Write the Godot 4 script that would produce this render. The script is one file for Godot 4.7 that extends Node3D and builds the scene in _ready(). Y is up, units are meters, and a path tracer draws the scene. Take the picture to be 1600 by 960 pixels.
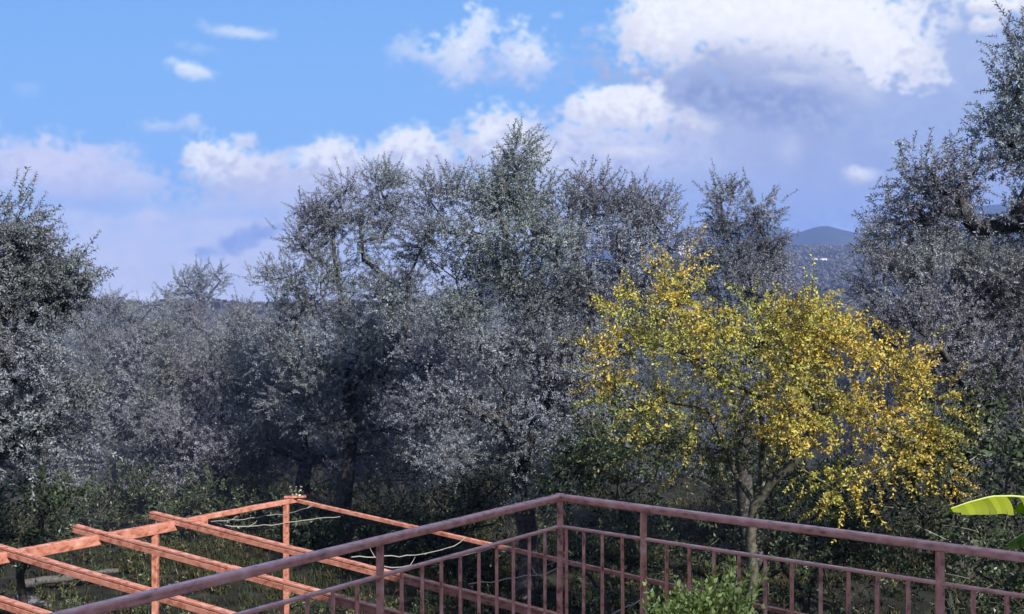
extends Node3D
# A garden of olive trees and one yellowing tree, seen over the corner of a painted iron balcony railing.

const F := 1705.0            # focal length in pixels of the 1600 px wide photograph
const EYE := 4.3             # height of the eye above the garden
const SUN := Vector3(0.45, 0.616, 0.646)   # towards the sun: behind and to the right
const CORNER := Vector3(0.194, 0.0, -4.41)  # foot point below the railing's corner
const ALONG := Vector3(-0.611, 0.0, 0.792)  # along the railing that runs back on the left
const ACROSS := Vector3(0.79, 0.0, 0.61)    # along the railing that runs off on the right
const FLOOR_Y := 2.6

var rng := RandomNumberGenerator.new()
var M := {}
var shoots := {}
var names := {}
var weed: ArrayMesh


# ---------------------------------------------------------------- helpers
func numbered(n: String) -> String:
	if not names.has(n):
		names[n] = 0
		return n
	names[n] += 1
	return "%s_%03d" % [n, names[n]]


func tag(o: Node3D, label: String, category: String, group := "", kind := "") -> void:
	if label: o.set_meta("label", label)
	if category: o.set_meta("category", category)
	if group: o.set_meta("group", group)
	if kind: o.set_meta("kind", kind)


func thing(called: String, label: String, category: String, at := Vector3.ZERO, group := "") -> Node3D:
	var o := Node3D.new()
	o.name = numbered(called)
	o.position = at
	add_child(o, true)
	tag(o, label, category, group)
	return o


func part(parent: Node3D, called: String, mesh: Mesh, m: Material, at := Transform3D()) -> MeshInstance3D:
	var o := MeshInstance3D.new()
	o.mesh = mesh
	o.material_override = m
	o.transform = at
	if parent == self:
		o.name = numbered(called)
	else:
		var key := str(parent.get_instance_id()) + called
		names[key] = names.get(key, -1) + 1
		o.name = called if names[key] == 0 else "%s_%03d" % [called, names[key]]
	parent.add_child(o, true)
	return o


func struct(called: String, mesh: Mesh, m: Material, at := Transform3D()) -> MeshInstance3D:
	var o := part(self, called, mesh, m, at)
	o.set_meta("kind", "structure")
	return o


func px(x: float, y: float, d: float) -> Vector3:
	return Vector3((x - 800.0) / F * d, EYE - (y - 480.0) / F * d, -d)


func rail(l: float, r: float, y: float) -> Vector3:      # a point in the railing's own axes
	return CORNER + ALONG * l + ACROSS * r + Vector3(0, y, 0)


func mb() -> SurfaceTool:
	var st := SurfaceTool.new()
	st.begin(Mesh.PRIMITIVE_TRIANGLES)
	return st


func done(st: SurfaceTool) -> ArrayMesh:
	st.generate_normals()
	return st.commit()


func tri(st: SurfaceTool, a: Vector3, b: Vector3, c: Vector3) -> void:
	st.add_vertex(a)
	st.add_vertex(c)
	st.add_vertex(b)


func quad(st: SurfaceTool, a: Vector3, b: Vector3, c: Vector3, d: Vector3) -> void:
	tri(st, a, b, c)
	tri(st, a, c, d)


func frame(dir: Vector3) -> Basis:
	var z := dir.normalized()
	var x := (Vector3.UP if absf(z.y) < 0.95 else Vector3.RIGHT).cross(z).normalized()
	return Basis(x, z.cross(x), z)


# a bar from a to b whose section is the closed outline prof (x sideways, y up)
func bar(st: SurfaceTool, a: Vector3, b: Vector3, prof: PackedVector2Array, steps := 1, wobble := 0.0, smooth := false) -> void:
	var f := frame(b - a)
	st.set_smooth_group(0 if smooth else -1)
	var last: Array[Vector3] = []
	for i in steps + 1:
		var c := a.lerp(b, float(i) / steps)
		if i > 0 and i < steps:
			c += (f.x * rng.randf_range(-1, 1) + f.y * rng.randf_range(-1, 1)) * wobble
		var ring: Array[Vector3] = []
		for p in prof:
			ring.append(c + f.x * p.x + f.y * p.y)
		if i > 0:
			for k in prof.size():
				var n := (k + 1) % prof.size()
				quad(st, last[k], last[n], ring[n], ring[k])
		last = ring
		if i == 0 or i == steps:
			st.set_smooth_group(-1)
			var idx := Geometry2D.triangulate_polygon(prof)
			for k in range(0, idx.size(), 3):
				if i == 0: tri(st, ring[idx[k]], ring[idx[k + 2]], ring[idx[k + 1]])
				else: tri(st, ring[idx[k]], ring[idx[k + 1]], ring[idx[k + 2]])
			st.set_smooth_group(0 if smooth else -1)


func rounded(w: float, h: float, r: float, n := 3) -> PackedVector2Array:
	var out := PackedVector2Array()
	for c in [[1, 1, 0.0], [-1, 1, 90.0], [-1, -1, 180.0], [1, -1, 270.0]]:
		for k in n + 1:
			var a := deg_to_rad(c[2] + 90.0 * k / n)
			out.append(Vector2(c[0] * (w / 2 - r) + r * cos(a), c[1] * (h / 2 - r) + r * sin(a)))
	return out


func tube(st: SurfaceTool, pts: Array, radii: Array, sides := 6, bumps := 0.0) -> void:
	st.set_smooth_group(0)
	var last: Array[Vector3] = []
	var f := frame(pts[1] - pts[0])
	for i in pts.size():
		var d: Vector3 = (pts[mini(i + 1, pts.size() - 1)] - pts[maxi(i - 1, 0)]).normalized()
		var x := (f.x - d * f.x.dot(d)).normalized()
		f = Basis(x, d.cross(x), d)
		var ring: Array[Vector3] = []
		for k in sides:
			var a := TAU * k / sides
			var r: float = radii[i] * (1.0 + rng.randf_range(-bumps, bumps))
			ring.append(pts[i] + (f.x * cos(a) + f.y * sin(a)) * r)
		if i > 0:
			for k in sides:
				var n := (k + 1) % sides
				quad(st, last[k], last[n], ring[n], ring[k])
		last = ring


func ball(n := 1.0) -> Vector3:
	while true:
		var v := Vector3(rng.randf_range(-1, 1), rng.randf_range(-1, 1), rng.randf_range(-1, 1))
		if v.length_squared() <= 1.0: return v * n
	return Vector3.ZERO


# ---------------------------------------------------------------- materials
func noise_tex(freq: float, ramp: Array, size := 256, octaves := 5, sd := 1) -> NoiseTexture2D:
	var n := FastNoiseLite.new()
	n.seed = sd
	n.frequency = freq
	n.fractal_octaves = octaves
	var t := NoiseTexture2D.new()
	t.width = size
	t.height = size
	t.seamless = true
	t.noise = n
	var g := Gradient.new()
	var offs := PackedFloat32Array()
	var cols := PackedColorArray()
	for r in ramp:
		offs.append(r[0])
		cols.append(r[1])
	g.offsets = offs
	g.colors = cols
	t.color_ramp = g
	return t


func lin(r: float, g: float, b: float) -> Color:      # a real-world base colour as an albedo colour
	return Color(r, g, b).linear_to_srgb()


func mat(called: String, c: Color, rough := 0.8, spec := 0.5) -> StandardMaterial3D:
	var m := StandardMaterial3D.new()
	m.resource_name = called
	m.albedo_color = c
	m.roughness = rough
	m.metallic_specular = spec
	M[called] = m
	return m


func triplanar(m: StandardMaterial3D, t: Texture2D, scale: float) -> StandardMaterial3D:
	m.albedo_color = Color.WHITE
	m.albedo_texture = t
	m.uv1_triplanar = true
	m.uv1_world_triplanar = true
	m.uv1_scale = Vector3.ONE * scale
	return m


func materials() -> void:
	var grain := noise_tex(0.03, [[0.0, Color(0.1, 0.1, 0.1)], [1.0, Color(0.95, 0.95, 0.95)]], 256, 5, 8)
	# weathered terracotta paint on iron
	var m := triplanar(mat("railing_paint", Color.WHITE, 0.27, 0.8), noise_tex(0.011, [[0.0, lin(0.10, 0.045, 0.03)], [0.28, lin(0.36, 0.14, 0.105)], [0.38, lin(0.60, 0.235, 0.17)], [0.6, lin(0.68, 0.29, 0.21)], [0.75, lin(0.72, 0.37, 0.29)], [1.0, lin(0.78, 0.55, 0.48)]], 512, 6, 3), 2.6)
	m.heightmap_enabled = true
	m.heightmap_texture = grain
	m.heightmap_scale = 0.05
	m = triplanar(mat("pergola_paint", Color.WHITE, 0.62, 0.4), noise_tex(0.013, [[0.0, lin(0.12, 0.05, 0.03)], [0.3, lin(0.24, 0.085, 0.055)], [0.38, lin(0.36, 0.14, 0.092)], [0.6, lin(0.41, 0.175, 0.12)], [0.72, lin(0.42, 0.2, 0.145)], [1.0, lin(0.50, 0.33, 0.28)]], 512, 6, 5), 2.2)
	m.heightmap_enabled = true
	m.heightmap_texture = grain
	m.heightmap_scale = 0.08
	triplanar(mat("olive_bark", Color.WHITE, 0.95, 0.2), noise_tex(0.03, [[0.0, lin(0.02, 0.02, 0.02)], [0.5, lin(0.06, 0.056, 0.055)], [1.0, lin(0.15, 0.145, 0.145)]], 256, 6, 9), 1.6)
	triplanar(mat("pale_bark", Color.WHITE, 0.9, 0.2), noise_tex(0.02, [[0.0, lin(0.02, 0.021, 0.015)], [0.45, lin(0.055, 0.055, 0.042)], [0.6, lin(0.085, 0.085, 0.06)], [1.0, lin(0.17, 0.16, 0.135)]], 256, 6, 10), 1.9)
	triplanar(mat("soil", Color.WHITE, 1.0, 0.2), noise_tex(0.012, [[0.0, lin(0.010, 0.010, 0.009)], [0.4, lin(0.016, 0.016, 0.014)], [0.55, lin(0.02, 0.022, 0.016)], [1.0, lin(0.045, 0.042, 0.034)]], 1024, 6, 12), 0.11)
	triplanar(mat("hill_forest", Color.WHITE, 1.0, 0.1), noise_tex(0.02, [[0.0, lin(0.02, 0.028, 0.02)], [0.5, lin(0.045, 0.052, 0.04)], [0.8, lin(0.075, 0.075, 0.06)], [1.0, lin(0.12, 0.11, 0.09)]], 512, 6, 13), 0.008)
	triplanar(mat("mountain_scrub", Color.WHITE, 1.0, 0.1), noise_tex(0.015, [[0.0, lin(0.012, 0.02, 0.016)], [0.6, lin(0.024, 0.034, 0.028)], [1.0, lin(0.06, 0.065, 0.055)]], 512, 6, 14), 0.0012)
	triplanar(mat("stone", Color.WHITE, 0.9, 0.3), noise_tex(0.02, [[0.0, lin(0.05, 0.05, 0.05)], [0.5, lin(0.13, 0.125, 0.12)], [1.0, lin(0.25, 0.245, 0.235)]], 256, 6, 15), 1.5)
	triplanar(mat("dead_wood", Color.WHITE, 0.9, 0.3), noise_tex(0.03, [[0.0, lin(0.03, 0.028, 0.026)], [1.0, lin(0.15, 0.142, 0.13)]], 256, 6, 16), 2.0)
	triplanar(mat("render_wall", Color.WHITE, 0.95, 0.2), noise_tex(0.01, [[0.0, lin(0.5, 0.46, 0.4)], [1.0, lin(0.66, 0.62, 0.55)]], 256, 6, 17), 0.3)
	triplanar(mat("clay_roof", Color.WHITE, 0.9, 0.2), noise_tex(0.02, [[0.0, lin(0.16, 0.07, 0.05)], [1.0, lin(0.3, 0.14, 0.1)]], 256, 6, 18), 0.6)
	triplanar(mat("floor_tile", Color.WHITE, 0.6, 0.4), noise_tex(0.01, [[0.0, lin(0.5, 0.46, 0.43)], [1.0, lin(0.62, 0.58, 0.54)]], 256, 6, 19), 0.7)
	triplanar(mat("clay_pot", Color.WHITE, 0.85, 0.3), noise_tex(0.02, [[0.0, lin(0.22, 0.09, 0.05)], [1.0, lin(0.36, 0.17, 0.1)]], 256, 6, 20), 2.0)
	mat("slate_roof", lin(0.07, 0.055, 0.05), 0.9)
	mat("dark_bark", lin(0.03, 0.027, 0.024), 0.9)
	mat("white_wall", lin(0.82, 0.8, 0.77), 0.9)
	mat("dark_glass", lin(0.03, 0.035, 0.045), 0.15)
	mat("shutter_wood", lin(0.09, 0.06, 0.04), 0.7)
	mat("vine_bark", lin(0.26, 0.245, 0.22), 0.9)
	mat("distant_crown", Color.WHITE, 0.9, 0.2).vertex_color_use_as_albedo = true
	for a in [["olive_leaf", 0.7, Color(0.75, 0.8, 0.8), 0.25], ["yellow_leaf", 0.6, Color(0.9, 0.85, 0.4), 0.3], ["glossy_leaf", 0.42, Color(0.35, 0.45, 0.15), 0.42], ["grass_blade", 0.7, Color(0.3, 0.35, 0.15), 0.2], ["banana_blade", 0.55, Color(0.9, 1.0, 0.35), 0.25]]:
		m = mat(a[0], Color.WHITE, a[1], a[3])
		m.vertex_color_use_as_albedo = true
		m.backlight_enabled = true
		m.backlight = a[2]


# ---------------------------------------------------------------- sky
var cloud_noise := FastNoiseLite.new()
var wisp_noise := FastNoiseLite.new()
# each: centre x, y and half sizes on the sky in units of 1/1705 rad east of and above north; thickness; shadow colour; lit colour; ragged edge; direction the light falls across it
var clouds := []


func cloud(x: float, y: float, w: float, h: float, thick: float, low: Color, lit: Color, rag := 0.5, tilt := 0.0, soft := 0.5) -> void:
	clouds.append([x, y, w, h, thick, low, lit, rag, cos(tilt), sin(tilt), soft, maxf(w, h) * 1.9])


func sky_at(x: float, y: float) -> Color:      # x, y: 1/1705 rad from straight ahead (right, down from y = 480)
	var up := clampf((480.0 - y) / 480.0, 0.0, 6.0)
	var c := Color(0.80, 0.85, 0.955).lerp(Color(0.535, 0.735, 0.965), smoothstep(0.02, 0.5, up))
	c = c.lerp(Color(0.49, 0.685, 0.945), smoothstep(0.5, 1.2, up))
	c = c.lerp(Color(0.30, 0.50, 0.86), smoothstep(1.4, 5.0, up))
	# a scatter of fair-weather cloud over the rest of the sky
	var far := smoothstep(0.0, 500.0, maxf(maxf(-x - 150.0, x - 1750.0), -y - 150.0))
	if far > 0.0 and y < 470.0:
		var n := cloud_noise.get_noise_2d(x * 0.2 + 900.0, y * 0.36 + 300.0) + 0.3 * cloud_noise.get_noise_2d(x * 0.9, y * 1.4)
		var a := smoothstep(-0.14, 0.08, n) * far
		c = c.lerp(Color(0.74, 0.78, 0.9).lerp(Color(0.98, 0.975, 0.98), smoothstep(-0.05, 0.3, n)), a * 0.95)
	if x < -700.0 or x > 2300.0 or y < -700.0:
		return c
	var wx := cloud_noise.get_noise_2d(x * 0.8, y * 1.0)
	var wy := cloud_noise.get_noise_2d(x * 0.8 + 411.0, y * 1.0 + 97.0)
	var fine := cloud_noise.get_noise_2d(x * 2.6 + 77.0, y * 3.2 + 15.0)
	var edge := cloud_noise.get_noise_2d(x * 5.2 - 77.0, y * 6.0 - 15.0)
	for k in clouds:
		var dx: float = x - k[0]
		var dy: float = y - k[1]
		if absf(dx) > k[11] or absf(dy) > k[11]: continue
		var qx: float = (dx * k[8] + dy * k[9]) / k[2] + wx * 0.9 * k[7]
		var qy: float = (dy * k[8] - dx * k[9]) / k[3] + wy * 0.9 * k[7]
		var r = sqrt(qx * qx + qy * qy) + (fine * 0.9 + edge * 0.55) * k[7]
		var a := smoothstep(1.0 + k[10] * 0.6, 1.0 - k[10], r)
		if a <= 0.0: continue
		var rough := 1.0 if k[11] < 380.0 else 0.4
		var lit := clampf(0.6 - qy * 0.7 + (fine * 1.0 + edge * 0.6) * rough + wy * 0.5, 0.0, 1.0)
		c = c.lerp(k[5].lerp(k[6], lit), a * k[4])
	return c


func make_sky() -> Sky:
	cloud_noise.seed = 21
	cloud_noise.frequency = 0.011
	cloud_noise.fractal_octaves = 6
	cloud_noise.fractal_gain = 0.55
	var lav := Color(0.765, 0.785, 0.875)
	var pale := Color(0.86, 0.867, 0.93)
	var white := Color(1, 1, 1)
	var soft := Color(0.945, 0.94, 0.965)
	# low veil towards the horizon
	cloud(250, 425, 560, 105, 0.9, Color(0.92, 0.92, 0.945), Color(0.96, 0.95, 0.965), 0.5, 0, 0.9)
	cloud(650, 390, 500, 110, 0.8, Color(0.82, 0.84, 0.92), Color(0.88, 0.885, 0.945), 0.5, 0, 0.8)
	# the great cloud on the right
	cloud(1330, 190, 400, 215, 1.0, Color(0.57, 0.635, 0.80), Color(0.71, 0.75, 0.87), 0.4, 0, 0.4)
	cloud(1560, 190, 300, 280, 0.95, Color(0.60, 0.68, 0.86), Color(0.68, 0.745, 0.895), 0.35, 0, 0.6)
	cloud(1250, 330, 300, 60, 0.7, Color(0.56, 0.66, 0.88), Color(0.64, 0.72, 0.91), 0.4, 0, 0.8)
	cloud(1190, 135, 150, 56, 0.9, Color(0.54, 0.61, 0.79), Color(0.64, 0.69, 0.84), 0.5, 0, 0.8)
	cloud(1290, 100, 120, 50, 0.6, Color(0.58, 0.65, 0.83), Color(0.7, 0.75, 0.88), 0.5, 0, 0.8)
	cloud(1035, 40, 92, 72, 1.0, pale, white, 0.45, 0, 0.4)
	cloud(1150, 12, 150, 66, 1.0, Color(0.94, 0.945, 0.98), white, 0.35, 0, 0.5)
	cloud(1290, 22, 165, 78, 1.0, Color(0.96, 0.96, 0.99), white, 0.35, 0, 0.4)
	cloud(1380, 75, 85, 52, 1.0, Color(0.95, 0.95, 0.99), white, 0.5, 0.5, 0.35)
	cloud(1440, 80, 34, 46, 0.85, pale, white, 0.7, 0.4, 0.7)
	cloud(1320, 125, 70, 30, 0.6, pale, soft, 0.7, 0.4, 0.9)
	cloud(1190, 90, 80, 36, 0.55, lav, pale, 0.7, 0, 0.9)
	cloud(1240, 125, 46, 12, 0.6, lav, soft, 0.6, 0, 0.8)
	cloud(1560, 8, 80, 16, 1.0, pale, white, 0.5, 0, 0.5)
	cloud(1540, 38, 30, 15, 0.95, pale, white, 0.6, 0, 0.6)
	cloud(1484, 36, 16, 16, 0.7, pale, soft, 0.7, 0, 0.7)
	cloud(1345, 274, 26, 14, 0.95, lav, white, 0.6, 0, 0.7)
	cloud(1235, 240, 26, 20, 0.5, lav, soft, 0.8, 0, 0.9)
	cloud(1100, 260, 170, 60, 0.6, Color(0.68, 0.74, 0.9), Color(0.75, 0.79, 0.92), 0.5, 0, 0.9)
	# the long bank of cumulus
	cloud(40, 262, 130, 52, 0.92, Color(0.80, 0.81, 0.92), Color(0.91, 0.90, 0.965), 0.5, 0, 0.55)
	cloud(140, 275, 100, 46, 0.8, Color(0.79, 0.80, 0.92), Color(0.89, 0.88, 0.96), 0.5, 0, 0.6)
	cloud(215, 285, 50, 20, 0.7, Color(0.78, 0.80, 0.92), Color(0.9, 0.9, 0.97), 0.6, 0, 0.6)
	cloud(345, 262, 62, 44, 0.95, lav, white, 0.5, 0, 0.4)
	cloud(405, 272, 62, 40, 0.95, lav, soft, 0.45, 0, 0.45)
	cloud(380, 218, 24, 12, 0.8, pale, white, 0.6, 0, 0.5)
	cloud(440, 300, 110, 40, 0.8, Color(0.78, 0.8, 0.92), Color(0.84, 0.85, 0.94), 0.5, 0, 0.7)
	cloud(520, 258, 72, 42, 0.97, lav, white, 0.45, 0, 0.4)
	cloud(650, 244, 88, 46, 0.97, lav, white, 0.45, -0.1, 0.4)
	cloud(620, 310, 200, 60, 0.85, Color(0.75, 0.78, 0.9), Color(0.82, 0.83, 0.93), 0.5, 0, 0.7)
	cloud(790, 222, 76, 52, 0.97, lav, white, 0.45, 0, 0.38)
	cloud(900, 250, 160, 76, 0.95, Color(0.72, 0.76, 0.89), Color(0.90, 0.905, 0.97), 0.45, 0, 0.45)
	cloud(930, 172, 52, 36, 0.98, pale, white, 0.5, 0, 0.38)
	cloud(1000, 172, 66, 38, 1.0, pale, white, 0.45, 0, 0.36)
	cloud(1080, 195, 46, 26, 0.8, lav, soft, 0.55, 0.2, 0.6)
	cloud(1010, 250, 120, 46, 0.85, Color(0.70, 0.75, 0.89), Color(0.82, 0.84, 0.94), 0.5, 0, 0.6)
	cloud(985, 238, 50, 10, 0.8, pale, soft, 0.6, 0, 0.6)
	cloud(850, 242, 26, 14, 0.85, pale, white, 0.6, 0, 0.6)
	# the torn cloud in the middle
	cloud(770, 105, 110, 34, 0.5, Color(0.70, 0.76, 0.92), Color(0.76, 0.81, 0.95), 0.7, 0, 0.9)
	cloud(725, 78, 52, 40, 0.9, Color(0.80, 0.84, 0.96), white, 0.75, -0.5, 0.6)
	cloud(752, 40, 28, 34, 0.85, Color(0.84, 0.88, 0.98), white, 0.8, 0, 0.6)
	cloud(815, 84, 42, 38, 0.85, Color(0.78, 0.82, 0.95), white, 0.75, 0.3, 0.65)
	cloud(632, 74, 30, 22, 0.55, Color(0.78, 0.85, 0.98), soft, 0.9, 0, 0.9)
	cloud(670, 92, 40, 16, 0.5, Color(0.72, 0.80, 0.96), soft, 0.9, 0.3, 0.9)
	# wisps
	cloud(382, 51, 42, 9, 0.85, Color(0.8, 0.87, 0.98), soft, 0.6, 0.03, 0.8)
	cloud(330, 44, 26, 10, 0.3, Color(0.7, 0.8, 0.98), soft, 0.9, 0.2, 0.9)
	cloud(293, 108, 34, 12, 0.9, Color(0.84, 0.89, 0.98), white, 0.55, 0.3, 0.7)
	cloud(300, 78, 32, 9, 0.28, Color(0.72, 0.82, 0.98), soft, 0.9, 0.1, 0.9)
	cloud(250, 196, 32, 11, 0.6, Color(0.75, 0.8, 0.96), soft, 0.8, 0, 0.8)
	cloud(300, 192, 20, 15, 0.65, Color(0.77, 0.82, 0.97), soft, 0.8, 0.6, 0.7)
	cloud(45, 140, 22, 12, 0.22, Color(0.72, 0.81, 0.98), soft, 0.8, 0, 0.9)
	cloud(870, 26, 10, 5, 0.4, Color(0.75, 0.84, 0.99), soft, 0.7, 0, 0.9)
	# low streaks and the small dark scud
	cloud(200, 345, 190, 9, 0.5, Color(0.84, 0.84, 0.94), Color(0.9, 0.88, 0.96), 0.5, 0, 0.9)
	cloud(110, 318, 150, 12, 0.5, Color(0.6, 0.72, 0.95), Color(0.66, 0.76, 0.96), 0.5, 0, 0.9)
	cloud(390, 335, 110, 12, 0.5, Color(0.64, 0.74, 0.95), Color(0.68, 0.77, 0.96), 0.5, 0, 0.9)
	cloud(385, 373, 60, 15, 0.95, Color(0.55, 0.635, 0.835), Color(0.62, 0.69, 0.87), 0.6, -0.42, 0.7)
	cloud(325, 392, 36, 8, 0.8, Color(0.56, 0.65, 0.85), Color(0.62, 0.70, 0.88), 0.7, 0, 0.8)
	cloud(215, 468, 60, 12, 0.7, pale, white, 0.6, 0, 0.7)
	cloud(600, 390, 90, 30, 0.5, Color(0.68, 0.77, 0.95), Color(0.75, 0.82, 0.96), 0.6, 0, 0.9)
	var w := 4096
	var h := 2048
	var coarse := Image.create(512, 256, false, Image.FORMAT_RGB8)
	for j in 256:
		for i in 512:
			coarse.set_pixel(i, j, sky_pixel(i + 0.5, j + 0.5, 512, 256))
	coarse.resize(w, h, Image.INTERPOLATE_CUBIC)
	var i0 := int(w * (0.5 - 34.0 / 360.0))
	var i1 := int(w * (0.5 + 34.0 / 360.0))
	var j0 := int(h * (0.5 - 22.0 / 180.0))
	var j1 := int(h * 0.5) + 4
	for j in range(j0, j1):
		for i in range(i0, i1):
			coarse.set_pixel(i, j, sky_pixel(i + 0.5, j + 0.5, w, h))
	var p := PanoramaSkyMaterial.new()
	p.energy_multiplier = 0.565
	p.panorama = ImageTexture.create_from_image(coarse)
	var s := Sky.new()
	s.sky_material = p
	return s


func sky_pixel(i: float, j: float, w: int, h: int) -> Color:
	var az := (i / w - 0.5) * TAU
	var el := (0.5 - j / h) * PI
	var x := 800.0 + F * tan(clampf(az, -0.75, 0.75)) + (az - clampf(az, -0.75, 0.75)) * F * 1.9
	var y := 480.0 - F * tan(clampf(el, -0.1, 0.7)) / cos(clampf(az, -0.75, 0.75)) - maxf(el - 0.7, 0.0) * F * 1.7
	if el < 0.0: return Color(0.2, 0.21, 0.2).lerp(sky_at(x, 478.0), clampf(1.0 + el * 12.0, 0.0, 1.0))
	return sky_at(x, y)


# ---------------------------------------------------------------- land
var land_noise := FastNoiseLite.new()


func hill_top(az: float) -> float:        # height of the wooded hill's brow by direction (degrees right of straight ahead)
	return lerpf(1.0, 50.0, smoothstep(-10.0, 13.0, az)) + 5.0 * land_noise.get_noise_2d(az * 14.0, 3.0)


func land(x: float, z: float) -> float:
	var r := sqrt(x * x + z * z)
	var az := rad_to_deg(atan2(x, -z))
	var y := 0.12 * land_noise.get_noise_2d(x * 9.0, z * 9.0) * smoothstep(6.0, 14.0, r)
	if z < 0.0 and r > 120.0:
		y += hill_top(az) * smoothstep(190.0, 1000.0, r) * (1.0 - 0.5 * smoothstep(1000.0, 1400.0, r)) * smoothstep(80.0, 60.0, absf(az))
		y += 3.0 * land_noise.get_noise_2d(x * 0.5, z * 0.5) * smoothstep(150.0, 500.0, r)
	return y


func polar(r0: float, radii: Array, a0: float, a1: float, n: int, h: Callable) -> ArrayMesh:
	var st := mb()
	st.set_smooth_group(0)
	for i in radii.size() - 1:
		for k in n:
			var p := []
			for c in [[i, k], [i + 1, k], [i + 1, k + 1], [i, k + 1]]:
				var a := deg_to_rad(lerpf(a0, a1, float(c[1]) / n))
				var x: float = radii[c[0]] * sin(a)
				var z: float = -radii[c[0]] * cos(a)
				p.append(Vector3(x, h.call(x, z), z))
			if p[0].distance_squared_to(p[3]) < 1e-6: tri(st, p[0], p[2], p[1])
			else: quad(st, p[0], p[3], p[2], p[1])
	return done(st)


func mountain_y(x: float, z: float) -> float:
	var r := sqrt(x * x + z * z)
	var az := rad_to_deg(atan2(x, -z))
	# brow of the ridge: height above the eye as a share of the distance, by direction
	var pts := [[-40.0, 0.004], [-8.0, 0.004], [-5.0, 0.010], [2.0, 0.042], [8.0, 0.066], [11.3, 0.077], [12.7, 0.0755], [14.4, 0.0655], [15.9, 0.0712], [17.6, 0.064], [19.0, 0.066], [23.0, 0.085], [30.0, 0.09], [45.0, 0.05]]
	var t := 0.0
	for i in pts.size() - 1:
		if az >= pts[i][0] and az <= pts[i + 1][0]:
			t = lerpf(pts[i][1], pts[i + 1][1], smoothstep(pts[i][0], pts[i + 1][0], az))
	t += 0.0012 * land_noise.get_noise_2d(az * 40.0, 70.0)
	var shape := smoothstep(1100.0, 1800.0, r) * (1.0 - 0.7 * smoothstep(1800.0, 2300.0, r))
	return -30.0 + (t * 1800.0 + 34.0) * shape + 14.0 * land_noise.get_noise_2d(x * 0.1, z * 0.1) * shape * smoothstep(1800.0, 1500.0, r)


# ---------------------------------------------------------------- foliage
func leaf(st: SurfaceTool, at: Vector3, dir: Vector3, side: Vector3, length: float, width: float, top: Color, under: Color, bow := 0.12) -> void:
	var n := side.cross(dir).normalized()
	if n.y < 0.0:
		n = -n
		side = -side
	var mid := at + dir * length * 0.48 - n * length * bow * 0.5
	var a := mid - side * width * 0.5 + n * width * 0.18
	var b := mid + side * width * 0.5 + n * width * 0.18
	var tip := at + dir * length - n * length * bow
	for k in 2:
		var o := Vector3.ZERO if k == 0 else -n * 0.0012
		st.set_color(top if k == 0 else under)
		st.set_normal(n if k == 0 else -n)
		for v in ([at, a, mid, at, mid, b, mid, a, tip, mid, tip, b] if k == 0 else [at, mid, a, at, b, mid, mid, tip, a, mid, b, tip]):
			st.add_vertex(v + o)


# one leafy shoot along +z
func shoot(length: float, pairs: int, leaf_len: float, leaf_w: float, top: Color, under: Color, spread: float, stem: Color) -> ArrayMesh:
	var st := mb()
	st.set_smooth_group(-1)
	var pts := []
	var curve := ball(0.25)
	for i in 5:
		var t := i / 4.0
		pts.append(Vector3(curve.x * t * t * length, curve.y * t * t * length, length * t))
	for i in 4:
		var r := lerpf(0.0035, 0.0012, i / 4.0)
		st.set_color(stem)
		for k in 3:
			var u := Vector3(cos(TAU * k / 3), sin(TAU * k / 3), 0)
			var v := Vector3(cos(TAU * (k + 1) / 3), sin(TAU * (k + 1) / 3), 0)
			st.set_normal((u + v).normalized())
			for q in [pts[i] + u * r, pts[i + 1] + v * r, pts[i] + v * r, pts[i] + u * r, pts[i + 1] + u * r, pts[i + 1] + v * r]: st.add_vertex(q)
	for i in pairs:
		var t := (i + rng.randf_range(0.2, 0.8)) / pairs
		var p := Vector3(curve.x * t * t * length, curve.y * t * t * length, length * t)
		for s in 2:
			var a := PI * s + (i % 2) * PI / 2 + rng.randf_range(-0.6, 0.6)
			var out := Vector3(cos(a), sin(a), 0)
			var dir := (out * spread + Vector3(0, 0, 1) * rng.randf_range(0.3, 0.9) + ball(0.35)).normalized()
			var side := dir.cross(out + ball(0.7)).normalized()
			var k := rng.randf_range(0.7, 1.15) * (1.0 - 0.35 * t)
			var g := rng.randf_range(0.75, 1.3)
			leaf(st, p, dir, side, leaf_len * k, leaf_w * k, top * g, under * rng.randf_range(0.8, 1.15))
	return st.commit()


func scatter(parent: Node3D, called: String, mesh: Mesh, m: Material, where: Array, tints: Array) -> MultiMeshInstance3D:
	var mm := MultiMesh.new()
	mm.transform_format = MultiMesh.TRANSFORM_3D
	mm.use_colors = true
	mm.mesh = mesh
	mm.instance_count = where.size()
	for i in where.size():
		mm.set_instance_transform(i, where[i])
		mm.set_instance_color(i, tints[i])
	var o := MultiMeshInstance3D.new()
	o.multimesh = mm
	o.material_override = m
	if parent == self:
		o.name = numbered(called)
	else:
		var key := str(parent.get_instance_id()) + called
		names[key] = names.get(key, -1) + 1
		o.name = called if names[key] == 0 else "%s_%03d" % [called, names[key]]
	parent.add_child(o, true)
	o.set_meta("kind", "stuff")
	return o


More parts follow.
